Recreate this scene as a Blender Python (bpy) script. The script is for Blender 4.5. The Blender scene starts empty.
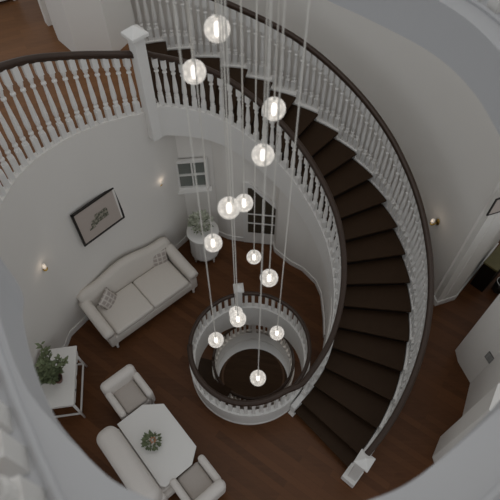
import bpy, bmesh, math, random
from mathutils import Vector, Matrix
random.seed(7)
PI = math.pi
sc = bpy.context.scene
C = sc.collection

# ------------------------------------------------------------------ camera, light, exposure
TAU = math.atan(361/520)                       # tilt of the view away from straight down
cam_d = bpy.data.cameras.new('camera'); cam = bpy.data.objects.new('camera', cam_d); C.objects.link(cam)
cam.location = (0, 0, 8.5); cam.rotation_euler = (TAU, 0, 0)
cam_d.sensor_width = 36; cam_d.lens = 36*520/500; cam_d.clip_start = .05; cam_d.clip_end = 100
cam_d.dof.use_dof = True; cam_d.dof.focus_distance = 7.0; cam_d.dof.aperture_fstop = 2.4
sc.camera = cam
sc.view_settings.view_transform = 'Standard'; sc.view_settings.look = 'None'
sc.view_settings.gamma = 1; sc.view_settings.exposure = 0.03; sc.view_settings.use_curve_mapping = False
w = bpy.data.worlds.new('world'); sc.world = w; w.use_nodes = True
w.node_tree.nodes['Background'].inputs[0].default_value = (.93, .97, 1.0, 1)
w.node_tree.nodes['Background'].inputs[1].default_value = .47
def area(name, loc, size, power, color, rot=(0, 0, 0)):
    d = bpy.data.lights.new(name, 'AREA'); d.shape = 'DISK'; d.size = size; d.energy = power; d.color = color
    o = bpy.data.objects.new(name, d); C.objects.link(o); o.location = loc; o.rotation_euler = rot; return o
area('skylight', (.3, 3.6, 13), 6, 95, (1, .97, .93))
area('lower_hall_fill', (2.2, 5.6, -.45), .6, 16, (1, .96, .9))  # added pair of unseen fill lamps, brightening the lower level
area('lower_hall_fill', (-2.0, 6.0, -.45), .6, 16, (1, .96, .9))
def point(name, loc, power, color=(1, .83, .66), r=.04):
    d = bpy.data.lights.new(name, 'POINT'); d.energy = power; d.color = color; d.shadow_soft_size = r
    o = bpy.data.objects.new(name, d); C.objects.link(o); o.location = loc; return o

# ------------------------------------------------------------------ survey helpers (a sight line from the station point)
cd = Vector((0, math.sin(TAU), -math.cos(TAU))); cu = Vector((0, math.cos(TAU), math.sin(TAU)))
def ray(px, py): return (cd + Vector((1, 0, 0))*((px-250)/520) - cu*((py-250)/520))
def G(px, py, z):
    v = ray(px, py); t = (z-8.5)/v.z; return Vector((v.x*t, v.y*t, z))

# ------------------------------------------------------------------ materials
def mat(name, col, rough=.6, metal=0, noise=None, bump=0, spec=.5, nscale=8, coat=0):
    m = bpy.data.materials.new(name); m.use_nodes = True; nt = m.node_tree; b = nt.nodes['Principled BSDF']
    b.inputs['Base Color'].default_value = (*col, 1); b.inputs['Roughness'].default_value = rough
    b.inputs['Metallic'].default_value = metal; b.inputs['Specular IOR Level'].default_value = spec
    b.inputs['Coat Weight'].default_value = coat
    tc = nt.nodes.new('ShaderNodeTexCoord'); n = nt.nodes.new('ShaderNodeTexNoise'); n.inputs['Scale'].default_value = nscale
    n.inputs['Detail'].default_value = 4; nt.links.new(tc.outputs['Object'], n.inputs['Vector'])
    if noise is not None:
        r = nt.nodes.new('ShaderNodeMix'); r.data_type = 'RGBA'; r.inputs['A'].default_value = (*col, 1); r.inputs['B'].default_value = (*noise, 1)
        nt.links.new(n.outputs['Fac'], r.inputs['Factor']); nt.links.new(r.outputs['Result'], b.inputs['Base Color'])
    if bump:
        bp = nt.nodes.new('ShaderNodeBump'); bp.inputs['Strength'].default_value = bump; bp.inputs['Distance'].default_value = .01
        nt.links.new(n.outputs['Fac'], bp.inputs['Height']); nt.links.new(bp.outputs['Normal'], b.inputs['Normal'])
    return m
def plank_mat(name, c1, c2, c3, rot=0, bw=1.3, bh=.11, rough=.32):
    m = bpy.data.materials.new(name); m.use_nodes = True; nt = m.node_tree; b = nt.nodes['Principled BSDF']
    tc = nt.nodes.new('ShaderNodeTexCoord'); mp = nt.nodes.new('ShaderNodeMapping'); mp.inputs['Rotation'].default_value = (0, 0, rot)
    br = nt.nodes.new('ShaderNodeTexBrick'); br.inputs['Scale'].default_value = 1; br.inputs['Brick Width'].default_value = bw
    br.inputs['Row Height'].default_value = bh; br.inputs['Mortar Size'].default_value = .002; br.offset = .37
    br.inputs['Color1'].default_value = (*c1, 1); br.inputs['Color2'].default_value = (*c2, 1); br.inputs['Mortar'].default_value = (*[x*.45 for x in c1], 1)
    n = nt.nodes.new('ShaderNodeTexNoise'); n.inputs['Scale'].default_value = 3; n.inputs['Detail'].default_value = 6
    mp2 = nt.nodes.new('ShaderNodeMapping'); mp2.inputs['Rotation'].default_value = (0, 0, rot); mp2.inputs['Scale'].default_value = (1, 9, 1)
    nt.links.new(tc.outputs['Object'], mp.inputs['Vector']); nt.links.new(tc.outputs['Object'], mp2.inputs['Vector'])
    nt.links.new(mp.outputs[0], br.inputs['Vector']); nt.links.new(mp2.outputs[0], n.inputs['Vector'])
    mx = nt.nodes.new('ShaderNodeMix'); mx.data_type = 'RGBA'; mx.inputs['B'].default_value = (*c3, 1)
    mr = nt.nodes.new('ShaderNodeMath'); mr.operation = 'MULTIPLY'; mr.inputs[1].default_value = .75
    nt.links.new(n.outputs['Fac'], mr.inputs[0]); nt.links.new(mr.outputs[0], mx.inputs['Factor'])
    nt.links.new(br.outputs['Color'], mx.inputs['A']); nt.links.new(mx.outputs['Result'], b.inputs['Base Color'])
    b.inputs['Roughness'].default_value = rough; b.inputs['Specular IOR Level'].default_value = .15
    return m
M = {}
M['wall'] = mat('white_wall_paint', (.80, .77, .73), .8, noise=(.78, .745, .70), nscale=1.5, spec=.2)
M['paint'] = mat('white_gloss_paint', (.80, .775, .745), .5, noise=(.775, .755, .725), nscale=4)
M['ledge'] = mat('shade_greyed_white_paint', (.52, .52, .53), .6, spec=.3)  # white paint greyed to stand in for shade from an unbuilt ceiling
M['rail'] = mat('dark_walnut_handrail', (.055, .032, .021), .4, noise=(.035, .02, .013), nscale=12, spec=.35)
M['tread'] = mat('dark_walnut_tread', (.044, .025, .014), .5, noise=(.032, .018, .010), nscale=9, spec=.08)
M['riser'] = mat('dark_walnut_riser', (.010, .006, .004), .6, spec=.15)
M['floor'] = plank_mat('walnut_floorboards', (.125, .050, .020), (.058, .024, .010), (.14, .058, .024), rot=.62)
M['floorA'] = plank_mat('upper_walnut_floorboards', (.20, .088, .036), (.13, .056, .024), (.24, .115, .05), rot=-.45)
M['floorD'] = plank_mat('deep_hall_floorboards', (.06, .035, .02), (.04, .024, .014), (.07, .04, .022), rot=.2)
M['fabric'] = mat('cream_upholstery', (.70, .645, .59), .9, noise=(.64, .595, .54), bump=.25, nscale=60, spec=.2)
M['fabric2'] = mat('white_upholstery', (.74, .69, .65), .9, noise=(.69, .645, .60), bump=.25, nscale=60, spec=.2)
M['seat'] = mat('beige_seat_fabric', (.50, .45, .41), .9, noise=(.46, .41, .37), nscale=40, spec=.2)
M['black'] = mat('black_frame', (.02, .017, .015), .4)
M['brass'] = mat('brass', (.55, .36, .10), .3, 1)
M['leaf'] = mat('leaf_green', (.20, .23, .12), .6, noise=(.10, .13, .06), nscale=14)
M['leaf2'] = mat('pale_leaf', (.30, .34, .22), .6, noise=(.62, .62, .54), nscale=26)
M['terra'] = mat('terracotta', (.17, .07, .05), .7, noise=(.12, .05, .035))
M['stem'] = mat('stem', (.09, .08, .035), .8)
M['soil'] = mat('soil', (.03, .02, .013), .95)
M['glassdark'] = mat('dark_window_glass', (.045, .04, .03), .12, noise=(.075, .06, .04), nscale=3)
M['glassgrey'] = mat('grey_window_glass', (.20, .21, .19), .15, noise=(.15, .165, .15), nscale=2)
M['olive'] = mat('olive_top', (.16, .135, .045), .6, noise=(.10, .085, .03), nscale=12)
M['vent'] = mat('vent_grey', (.06, .055, .05), .6)
M['wire'] = mat('steel_wire', (.85, .82, .76), .5, 0)
M['peach'] = mat('peach_flowers', (.45, .22, .12), .7)
def emis(name, col, s):
    m = bpy.data.materials.new(name); m.use_nodes = True; nt = m.node_tree; b = nt.nodes['Principled BSDF']
    b.inputs['Emission Color'].default_value = (*col, 1); b.inputs['Emission Strength'].default_value = s; b.inputs['Base Color'].default_value = (*col, 1); return m
M['glow'] = emis('lamp_core', (1, .95, .88), 1.6)
M['glow2'] = emis('sconce_bulb', (.9, .82, .72), .12)
def glass_ball():
    m = bpy.data.materials.new('crackled_glass'); m.use_nodes = True; nt = m.node_tree; nt.nodes.clear()
    out = nt.nodes.new('ShaderNodeOutputMaterial'); tr = nt.nodes.new('ShaderNodeBsdfTransparent'); tr.inputs[0].default_value = (.95, .95, .95, 1)
    df = nt.nodes.new('ShaderNodeBsdfTranslucent'); df.inputs[0].default_value = (.95, .91, .86, 1)
    d2 = nt.nodes.new('ShaderNodeBsdfDiffuse'); d2.inputs[0].default_value = (.9, .88, .85, 1)
    gl = nt.nodes.new('ShaderNodeBsdfGlossy'); gl.inputs['Roughness'].default_value = .12
    lw = nt.nodes.new('ShaderNodeLayerWeight'); lw.inputs[0].default_value = .28
    tc = nt.nodes.new('ShaderNodeTexCoord'); vo = nt.nodes.new('ShaderNodeTexVoronoi'); vo.inputs['Scale'].default_value = 34
    nt.links.new(tc.outputs['Object'], vo.inputs['Vector'])
    cr = nt.nodes.new('ShaderNodeMapRange'); cr.inputs['From Min'].default_value = 0; cr.inputs['From Max'].default_value = .6; cr.inputs['To Min'].default_value = .85; cr.inputs['To Max'].default_value = .35
    nt.links.new(vo.outputs['Distance'], cr.inputs['Value'])
    a = nt.nodes.new('ShaderNodeAddShader'); nt.links.new(df.outputs[0], a.inputs[0]); nt.links.new(d2.outputs[0], a.inputs[1])
    mx = nt.nodes.new('ShaderNodeMixShader'); nt.links.new(cr.outputs[0], mx.inputs[0]); nt.links.new(tr.outputs[0], mx.inputs[1]); nt.links.new(df.outputs[0], mx.inputs[2])
    m2 = nt.nodes.new('ShaderNodeMixShader'); nt.links.new(lw.outputs['Facing'], m2.inputs[0]); nt.links.new(mx.outputs[0], m2.inputs[1])
    m3 = nt.nodes.new('ShaderNodeMixShader'); m3.inputs[0].default_value = .3; nt.links.new(d2.outputs[0], m3.inputs[1]); nt.links.new(gl.outputs[0], m3.inputs[2])
    nt.links.new(m3.outputs[0], m2.inputs[2])
    em = nt.nodes.new('ShaderNodeEmission'); em.inputs[0].default_value = (1, .95, .88, 1)
    e2 = nt.nodes.new('ShaderNodeMath'); e2.operation = 'MULTIPLY'; e2.inputs[1].default_value = .34
    nt.links.new(cr.outputs[0], e2.inputs[0]); nt.links.new(e2.outputs[0], em.inputs[1])
    ad = nt.nodes.new('ShaderNodeAddShader'); nt.links.new(m2.outputs[0], ad.inputs[0]); nt.links.new(em.outputs[0], ad.inputs[1])
    nt.links.new(ad.outputs[0], out.inputs[0])
    return m
M['ball'] = glass_ball()
def plaid():
    m = bpy.data.materials.new('plaid_cushion'); m.use_nodes = True; nt = m.node_tree; b = nt.nodes['Principled BSDF']; b.inputs['Roughness'].default_value = .9
    tc = nt.nodes.new('ShaderNodeTexCoord'); outs = []
    for ax in ('X', 'Z'):
        wv = nt.nodes.new('ShaderNodeTexWave'); wv.bands_direction = ax; wv.inputs['Scale'].default_value = 3.6; nt.links.new(tc.outputs['Object'], wv.inputs['Vector']); outs.append(wv)
    mn = nt.nodes.new('ShaderNodeMath'); mn.operation = 'MAXIMUM'; nt.links.new(outs[0].outputs['Fac'], mn.inputs[0]); nt.links.new(outs[1].outputs['Fac'], mn.inputs[1])
    pw = nt.nodes.new('ShaderNodeMath'); pw.operation = 'POWER'; pw.inputs[1].default_value = 5; nt.links.new(mn.outputs[0], pw.inputs[0])
    mx = nt.nodes.new('ShaderNodeMix'); mx.data_type = 'RGBA'; mx.inputs['A'].default_value = (.38, .33, .30, 1); mx.inputs['B'].default_value = (.62, .57, .52, 1)
    nt.links.new(pw.outputs[0], mx.inputs['Factor']); nt.links.new(mx.outputs['Result'], b.inputs['Base Color']); return m
M['plaid'] = plaid()
def sketch_mat():
    m = bpy.data.materials.new('pencil_sketch'); m.use_nodes = True; nt = m.node_tree; b = nt.nodes['Principled BSDF']; b.inputs['Roughness'].default_value = .7
    tc = nt.nodes.new('ShaderNodeTexCoord'); n = nt.nodes.new('ShaderNodeTexNoise'); n.inputs['Scale'].default_value = 26; n.inputs['Detail'].default_value = 5
    nt.links.new(tc.outputs['Object'], n.inputs['Vector']); cr = nt.nodes.new('ShaderNodeValToRGB')
    cr.color_ramp.elements[0].position = .42; cr.color_ramp.elements[0].color = (.10, .10, .07, 1); cr.color_ramp.elements[1].position = .58; cr.color_ramp.elements[1].color = (.36, .33, .27, 1)
    nt.links.new(n.outputs['Fac'], cr.inputs[0]); nt.links.new(cr.outputs[0], b.inputs['Base Color']); return m
M['sketch'] = sketch_mat()
M['paper'] = mat('mount_paper', (.50, .43, .385), .8)

# ------------------------------------------------------------------ mesh helpers
def obj(name, bm, m, parent=None, smooth=False, loc=None, rotz=0, bevel=0):
    me = bpy.data.meshes.new(name); bmesh.ops.recalc_face_normals(bm, faces=bm.faces)
    bm.to_mesh(me); bm.free()
    if m is not None: me.materials.append(m)
    if smooth:
        for p in me.polygons: p.use_smooth = True
    o = bpy.data.objects.new(name, me); C.objects.link(o)
    if parent is not None: o.parent = parent
    if loc is not None: o.location = loc; o.rotation_euler = (0, 0, rotz)
    if bevel:
        b = o.modifiers.new('bevel', 'BEVEL'); b.width = bevel; b.segments = 2; b.limit_method = 'ANGLE'
    return o
def tag(o, label=None, cat=None, group=None, kind=None):
    if label: o['label'] = label
    if cat: o['category'] = cat
    if group: o['group'] = group
    if kind: o['kind'] = kind
    return o
def thing(name, label, cat, loc=(0, 0, 0), rotz=0, group=None):
    o = bpy.data.objects.new(name, None); C.objects.link(o); o.location = loc; o.rotation_euler = (0, 0, rotz); o.empty_display_size = .1
    return tag(o, label, cat, group)
def struct(name, bm, m, smooth=False, parent=None):
    o = obj(name, bm, m, parent, smooth)
    if parent is None: o['kind'] = 'structure'
    if name.startswith(('wall', 'baseboard', 'trim')):
        for p in o.data.polygons: p.use_smooth = True
        o.data.set_sharp_from_angle(angle=math.radians(28))
    return o
def box(bm, sx, sy, sz, c=(0, 0, 0), rz=0, rx=0, ry=0, taper=1):
    r = bmesh.ops.create_cube(bm, size=1)['verts']
    Mx = Matrix.Translation(c) @ Matrix.Rotation(rz, 4, 'Z') @ Matrix.Rotation(ry, 4, 'Y') @ Matrix.Rotation(rx, 4, 'X')
    for v in r:
        v.co = Vector((v.co.x*sx*(taper if v.co.z < 0 else 1), v.co.y*sy*(taper if v.co.z < 0 else 1), v.co.z*sz)); v.co = Mx @ v.co
    return r
def rbox(bm, sx, sy, sz, c=(0, 0, 0), rad=.05, seg=3, rz=0, rx=0, ry=0):
    t = bmesh.new(); r = bmesh.ops.create_cube(t, size=1)['verts']
    for v in r: v.co = Vector((v.co.x*sx, v.co.y*sy, v.co.z*sz))
    bmesh.ops.bevel(t, geom=t.edges[:], offset=min(rad, sx*.49, sy*.49, sz*.49), segments=seg, profile=.5, affect='EDGES')
    Mx = Matrix.Translation(c) @ Matrix.Rotation(rz, 4, 'Z') @ Matrix.Rotation(ry, 4, 'Y') @ Matrix.Rotation(rx, 4, 'X')
    bmesh.ops.transform(t, matrix=Mx, verts=t.verts[:])
    me = bpy.data.meshes.new('tmp'); t.to_mesh(me); t.free(); bm.from_mesh(me); bpy.data.meshes.remove(me)
def lathe(bm, prof, seg=16, c=(0, 0, 0), caps=True, flute=0, nfl=0):
    rings = []
    for r, z in prof:
        rings.append([bm.verts.new((c[0]+(r+flute*math.cos(nfl*2*PI*i/seg))*math.cos(2*PI*i/seg), c[1]+(r+flute*math.cos(nfl*2*PI*i/seg))*math.sin(2*PI*i/seg), c[2]+z)) for i in range(seg)])
    for a, b in zip(rings, rings[1:]):
        for i in range(seg): bm.faces.new((a[i], a[(i+1) % seg], b[(i+1) % seg], b[i]))
    if caps: bm.faces.new(rings[0][::-1]); bm.faces.new(rings[-1])
def tube(bm, pts, r, seg=8, caps=True):
    pts = [Vector(p) for p in pts]; rings = []
    for i, p in enumerate(pts):
        t = (pts[min(i+1, len(pts)-1)]-pts[max(i-1, 0)]).normalized()
        a = t.cross(Vector((0, 0, 1)));
        if a.length < .05: a = t.cross(Vector((1, 0, 0)))
        a.normalize(); b = t.cross(a); rr = r[i] if isinstance(r, (list, tuple)) else r
        rings.append([bm.verts.new(p+(a*math.cos(2*PI*k/seg)+b*math.sin(2*PI*k/seg))*rr) for k in range(seg)])
    for a, b in zip(rings, rings[1:]):
        for i in range(seg): bm.faces.new((a[i], a[(i+1) % seg], b[(i+1) % seg], b[i]))
    if caps: bm.faces.new(rings[0][::-1]); bm.faces.new(rings[-1])
def sweep(bm, pts, prof, closed=False):
    """sweep a (sideways, up) profile along a path, kept upright"""
    pts = [Vector(p) for p in pts]; n = len(pts); rings = []
    for i, p in enumerate(pts):
        t = (pts[(i+1) % n]-pts[i-1]) if closed else (pts[min(i+1, n-1)]-pts[max(i-1, 0)])
        s = Vector((t.y, -t.x, 0)).normalized()
        rings.append([bm.verts.new(p+s*a+Vector((0, 0, b))) for a, b in prof])
    m = len(prof); rng = range(n) if closed else range(n-1)
    for i in rng:
        a, b = rings[i], rings[(i+1) % n]
        for k in range(m): bm.faces.new((a[k], a[(k+1) % m], b[(k+1) % m], b[k]))
    if not closed: bm.faces.new(rings[0][::-1]); bm.faces.new(rings[-1])
RAILP = [(-.036, -.018), (-.03, -.034), (.03, -.034), (.036, -.018), (.034, .004), (.037, .016), (.024, .033), (0, .038), (-.024, .033), (-.037, .016), (-.034, .004)]
def extrude_path(bm, path, z0, z1, th=.12, side=1, closed=False):
    """wall of thickness th along a plan path; z0/z1 numbers or lists"""
    n = len(path); P = [Vector((p[0], p[1], 0)) for p in path]; rings = []
    for i, p in enumerate(P):
        t = (P[min(i+1, n-1)]-P[max(i-1, 0)]); s = Vector((t.y, -t.x, 0)).normalized()*side*th
        a = z0[i] if isinstance(z0, list) else z0; b = z1[i] if isinstance(z1, list) else z1
        rings.append([bm.verts.new((p.x, p.y, a)), bm.verts.new((p.x+s.x, p.y+s.y, a)), bm.verts.new((p.x+s.x, p.y+s.y, b)), bm.verts.new((p.x, p.y, b))])
    for a, b in zip(rings, rings[1:]):
        for k in range(4): bm.faces.new((a[k], a[(k+1) % 4], b[(k+1) % 4], b[k]))
    bm.faces.new(rings[0][::-1]); bm.faces.new(rings[-1])
def prism(bm, poly, z0, z1):
    a = [bm.verts.new((p[0], p[1], z0)) for p in poly]; b = [bm.verts.new((p[0], p[1], z1)) for p in poly]; n = len(poly)
    bm.faces.new(a[::-1]); bm.faces.new(b)
    for i in range(n): bm.faces.new((a[i], a[(i+1) % n], b[(i+1) % n], b[i]))
def spline(pts, n=10, closed=False):
    P = [Vector(p) for p in pts]; out = []; m = len(P)
    for i in range(m if closed else m-1):
        if closed: p0, p1, p2, p3 = P[i-1], P[i], P[(i+1) % m], P[(i+2) % m]
        else: p0, p1, p2, p3 = P[max(i-1, 0)], P[i], P[i+1], P[min(i+2, m-1)]
        for k in range(n):
            t = k/n; out.append(.5*((2*p1)+(p2-p0)*t+(2*p0-5*p1+4*p2-p3)*t*t+(3*p1-p0-3*p2+p3)*t**3))
    if not closed: out.append(P[-1])
    return out
def resample(path, step, z=True):
    out = [path[0].copy()]; acc = 0
    for a, b in zip(path, path[1:]):
        d = (Vector((b.x-a.x, b.y-a.y, 0))).length
        while acc+d >= step:
            f = (step-acc)/d; a = a.lerp(b, f); out.append(a.copy()); d = Vector((b.x-a.x, b.y-a.y, 0)).length; acc = 0
        acc += d
    return out
def annulus(bm, cx, cy, ri, ro, z0, z1, n=72):
    R = [[bm.verts.new((cx+r*math.cos(2*PI*i/n), cy+r*math.sin(2*PI*i/n), z)) for i in range(n)] for r, z in ((ri, z0), (ri, z1), (ro, z1), (ro, z0))]
    for q in range(4):
        a, b = R[q], R[(q+1) % 4]
        for i in range(n): bm.faces.new((a[i], a[(i+1) % n], b[(i+1) % n], b[i]))

# ------------------------------------------------------------------ stair geometry
CX, CY = -.74, 4.24; TH0, DTH, RISE = -.753, .133, .17
def znose(th): return RISE*((th-TH0)/DTH+2)
def thk(k): return TH0+DTH*(k-2)+(.07 if k == 1 else 0)                    # nosing angle of the k-th riser (top at RISE*k)
def interp(tab, x):
    if x <= tab[0][0]: return tab[0][1]
    for (a, p), (b, q) in zip(tab, tab[1:]):
        if x <= b: return p+(q-p)*(x-a)/(b-a)
    return tab[-1][1]
RIN = [(-60, 2.12), (-40, 2.13), (-27, 2.16), (-10, 2.14), (15, 2.11), (33, 2.06), (64, 2.01), (79, 1.98), (88, 1.91), (98, 1.76), (106, 1.63), (114, 1.50)]
ROUT = [(-60, 3.42), (-20, 3.39), (4, 3.36), (25, 3.36), (50, 3.40), (65, 3.44), (80, 3.40), (115, 3.38)]
def rin(th): return interp(RIN, math.degrees(th))
def rout(th): return interp(ROUT, math.degrees(th))
def pol(th, r, z=0): return Vector((CX+r*math.cos(th), CY+r*math.sin(th), z))
ZA = 3.74; RB = (-.005, 3.46, .945)                    # upper floor height; floor opening (x, y, radius)

# ------------------------------------------------------------------ structure
bm = bmesh.new()
# walnut floor with the round opening
n = 72
inn = [bm.verts.new((RB[0]+RB[2]*math.cos(2*PI*i/n), RB[1]+RB[2]*math.sin(2*PI*i/n), 0)) for i in range(n)]
outr = []
for i in range(n):
    a = 2*PI*i/n; c, s = math.cos(a), math.sin(a); k = min((9/abs(c)) if abs(c) > 1e-6 else 99, (9/abs(s)) if abs(s) > 1e-6 else 99); outr.append(bm.verts.new((k*c, 3.5+k*s, 0)))
for i in range(n): bm.faces.new((inn[i], inn[(i+1) % n], outr[(i+1) % n], outr[i]))
bot = [bm.verts.new(v.co+Vector((0, 0, -.2))) for v in outr]
bin_ = [bm.verts.new(v.co+Vector((0, 0, -.2))) for v in inn]
for i in range(n): bm.faces.new((bin_[i], bin_[(i+1) % n], bot[(i+1) % n], bot[i]))
for i in range(n): bm.faces.new((bot[i], bot[(i+1) % n], outr[(i+1) % n], outr[i]))
struct('floor', bm, M['floor'])
bm = bmesh.new(); annulus(bm, RB[0], RB[1], RB[2]-.03, RB[2]+.05, -.24, .035); struct('trim_1', bm, M['paint'], False)

# curved room wall on the left, under the upper balustrade
WLT = [(-.62, 6.30, -.62, 6.30), (-1.2, 6.24, -1.2, 6.24), (-1.42, 5.98, -1.40, 5.60), (-1.62, 5.74, -1.65, 5.47), (-1.97, 5.39, -1.97, 5.33), (-2.35, 5.07, -2.35, 5.07), (-2.56, 4.85, -2.56, 4.85), (-2.76, 4.62, -2.72, 4.65), (-2.98, 4.34, -2.87, 4.34), (-3.2, 4.04, -2.93, 4.0), (-3.24, 3.8, -2.96, 3.7), (-3.5, 3.35, -3.02, 3.1), (-3.62, 2.4, -3.1, 2.3), (-3.5, 1.2, -3.1, 1.2), (-3.2, .2, -3.0, .2)]
WL = [(a, b) for a, b, c, d in WLT]
wl = [WL[0]] + [tuple(p[:2]) for p in spline([(a, b, 0) for a, b in WL[1:9]], 5)] + WL[9:]
def wtop(i):
    return ZA+.03 if wt[i][0] < -1.30 else max(2.8, min(ZA-.1, znose(math.atan2(wt[i][1]-CY, wt[i][0]-CX))-.3))
wt = [WLT[0][2:]] + [tuple(p[:2]) for p in spline([(c, d, 0) for a, b, c, d in WLT[1:9]], 5)] + [q[2:] for q in WLT[9:]]
bm = bmesh.new(); rows = []
for i in range(len(wl)):
    t = Vector(wl[min(i+1, len(wl)-1)])-Vector(wl[max(i-1, 0)]); sN = Vector((t.y, -t.x)).normalized()*-.1
    if sN.dot(Vector(wl[i])-Vector((-1.2, 3.6))) < 0: sN = -sN
    rows.append([bm.verts.new((wl[i][0], wl[i][1], 0)), bm.verts.new((wl[i][0]+sN.x, wl[i][1]+sN.y, 0)), bm.verts.new((wt[i][0]+sN.x, wt[i][1]+sN.y, wtop(i))), bm.verts.new((wt[i][0], wt[i][1], wtop(i)))])
for a, b in zip(rows, rows[1:]):
    for k in range(4): bm.faces.new((a[k], a[(k+1) % 4], b[(k+1) % 4], b[k]))
bm.faces.new(rows[0][::-1]); bm.faces.new(rows[-1])
struct('wall_left', bm, M['wall'], False)
bm = bmesh.new(); extrude_path(bm, wl[::-1], 0, .14, .022, 1); struct('baseboard_left', bm, M['paint'])

# wall under the stairs (inner side), following the measured bends
WI = [(.62, 2.66), (.86, 2.9), (1.06, 3.26), (1.24, 3.62), (1.32, 4.0), (1.345, 4.35), (1.335, 4.85), (1.25, 5.13), (1.02, 5.42), (.79, 5.57), (.5, 5.86), (.46, 6.06), (-.21, 6.14), (-.44, 6.19), (-.63, 6.29)]
def topz(x, y):
    th = math.atan2(y-CY, x-CX); th = th if th > -2 else th+2*PI
    return max(.03, znose(th)-.22)
P = []
for a, b in zip(WI, WI[1:]):
    for k in range(4): P.append((a[0]+(b[0]-a[0])*k/4, a[1]+(b[1]-a[1])*k/4))
P.append(WI[-1])
bm = bmesh.new(); extrude_path(bm, P, 0, [min(topz(*p), ZA-.3) for p in P], .1, 1); struct('wall_back', bm, M['wall'])
bm = bmesh.new(); extrude_path(bm, P[16:], 0, .12, .02, -1); struct('baseboard_back', bm, M['paint'])

# outer wall beyond the stairs
ths = [math.radians(d) for d in range(6, 128, 4)]
bm = bmesh.new(); extrude_path(bm, [(4.9, 5.98), (3.9, 4.9), (3.81, 4.79), (3.42, 4.655)] + [tuple(pol(t, 4.19)[:2]) for t in ths], 0, 7.6, .14, -1 if False else 1)
struct('wall_right', bm, M['wall'])
bm = bmesh.new(); extrude_path(bm, [(4.9, 5.98), (3.9, 4.9), (3.81, 4.79), (3.42, 4.655)] + [tuple(pol(t, 4.19)[:2]) for t in ths[:4]], 0, .14, .022, -1); struct('baseboard_right', bm, M['paint'])
# projecting wall with the vent, right
bm = bmesh.new(); prism(bm, [(3.6, 3.76), (3.6, 3.54), (3.72, 3.165), (3.39, 2.465), (3.03, 2.28), (2.84, 1.97), (3.0, 1.0), (7, 1.0), (7, 5.9), (4.75, 4.8)], 0, 2.35)
struct('wall_front', bm, M['wall'])

# upper floor slab on the left
GA = [(-1.37, 5.56), (-1.65, 5.47), (-1.96, 5.33), (-2.35, 5.07), (-2.56, 4.86), (-2.70, 4.68), (-2.84, 4.42), (-2.90, 4.18), (-2.96, 3.7), (-2.98, 3.1)]
ga = spline([(a, b, ZA) for a, b in GA], 6)
thA = thk(22)
gs = []
for i, p in enumerate(ga):
    t = ga[min(i+1, len(ga)-1)]-ga[max(i-1, 0)]; nv = Vector((t.y, -t.x, 0)).normalized(); nv = nv if nv.dot(p-Vector((-1.2, 3.6, ZA))) > 0 else -nv
    gs.append(p+nv*.09)
slab = [tuple(p[:2]) for p in gs] + [(-3.7, 3.1), (-8, 3.1), (-8, 11.5), (-3.0, 11.5)] + [tuple(pol(thA, 3.85)[:2]), tuple(pol(thA, 2.0)[:2])]
bm = bmesh.new(); prism(bm, slab, ZA-.3, ZA); o = struct('floor_upper_landing', bm, M['floorA']); o.name = 'floor_1'
# upper floor wall seen past the balustrade
bm = bmesh.new(); extrude_path(bm, [(-3.95, 9.75), (-3.34, 8.4), (-2.86, 7.32), (-2.52, 6.93), (-2.12, 6.95), (-1.88, 7.45)], ZA, 7.6, .12, 1); struct('wall_upper_hall', bm, M['wall'])

# lower levels
CC = (.08, 4.80, .93)
ZC = -3.74
bm = bmesh.new(); annulus(bm, CC[0], CC[1], CC[2]+.02, 4.2, ZC-.3, ZC); struct('floor_2', bm, M['floor'])
bm = bmesh.new(); annulus(bm, CC[0], CC[1], CC[2]-.05, CC[2]+.04, ZC-.5, ZC+.03); struct('trim_3', bm, M['paint'])
bm = bmesh.new(); annulus(bm, CC[0], CC[1], 4.2, 4.3, ZC, -.3); struct('wall_lower_hall', bm, M['wall'])
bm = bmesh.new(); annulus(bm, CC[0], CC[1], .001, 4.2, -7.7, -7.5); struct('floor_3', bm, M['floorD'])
bm = bmesh.new()
for r in (.95, 1.15, 1.6): annulus(bm, .1, 6.2, r, r+.06, -7.505, -7.492, 64)
tag(obj('floor_inlay', bm, mat('inlay_brown', (.11, .055, .025), .5)), 'thin brown concentric rings inlaid in the dark floor at the bottom of the well', 'floor inlay')

# ------------------------------------------------------------------ balusters
def baluster_mesh(name='baluster'):
    bm = bmesh.new()
    box(bm, .072, .072, .16, (0, 0, .92)); box(bm, .072, .072, .20, (0, 0, .10))
    lathe(bm, [(.026, .19), (.034, .21), (.030, .225), (.020, .24), (.035, .26), (.033, .275), (.024, .29), (.033, .33), (.036, .38), (.033, .47), (.027, .58), (.021, .68), (.019, .715), (.033, .73), (.033, .745), (.020, .76), (.022, .78), (.032, .81), (.03, .845)], 10)
    me = bpy.data.meshes.new(name); bmesh.ops.recalc_face_normals(bm, faces=bm.faces); bm.to_mesh(me); bm.free(); me.materials.append(M['paint']); return me
BAL = baluster_mesh()
bm = bmesh.new(); box(bm, .045, .05, 1, (0, 0, .5)); PICK = bpy.data.meshes.new('square_baluster'); bm.to_mesh(PICK); bm.free(); PICK.materials.append(M['paint'])
def baluster(x, y, z0, z1, rz, parent):
    o = bpy.data.objects.new('baluster', BAL); C.objects.link(o); o.parent = parent
    o.location = (x, y, z0); o.rotation_euler = (0, 0, rz); o.scale = (1, 1, z1-z0)
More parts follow.
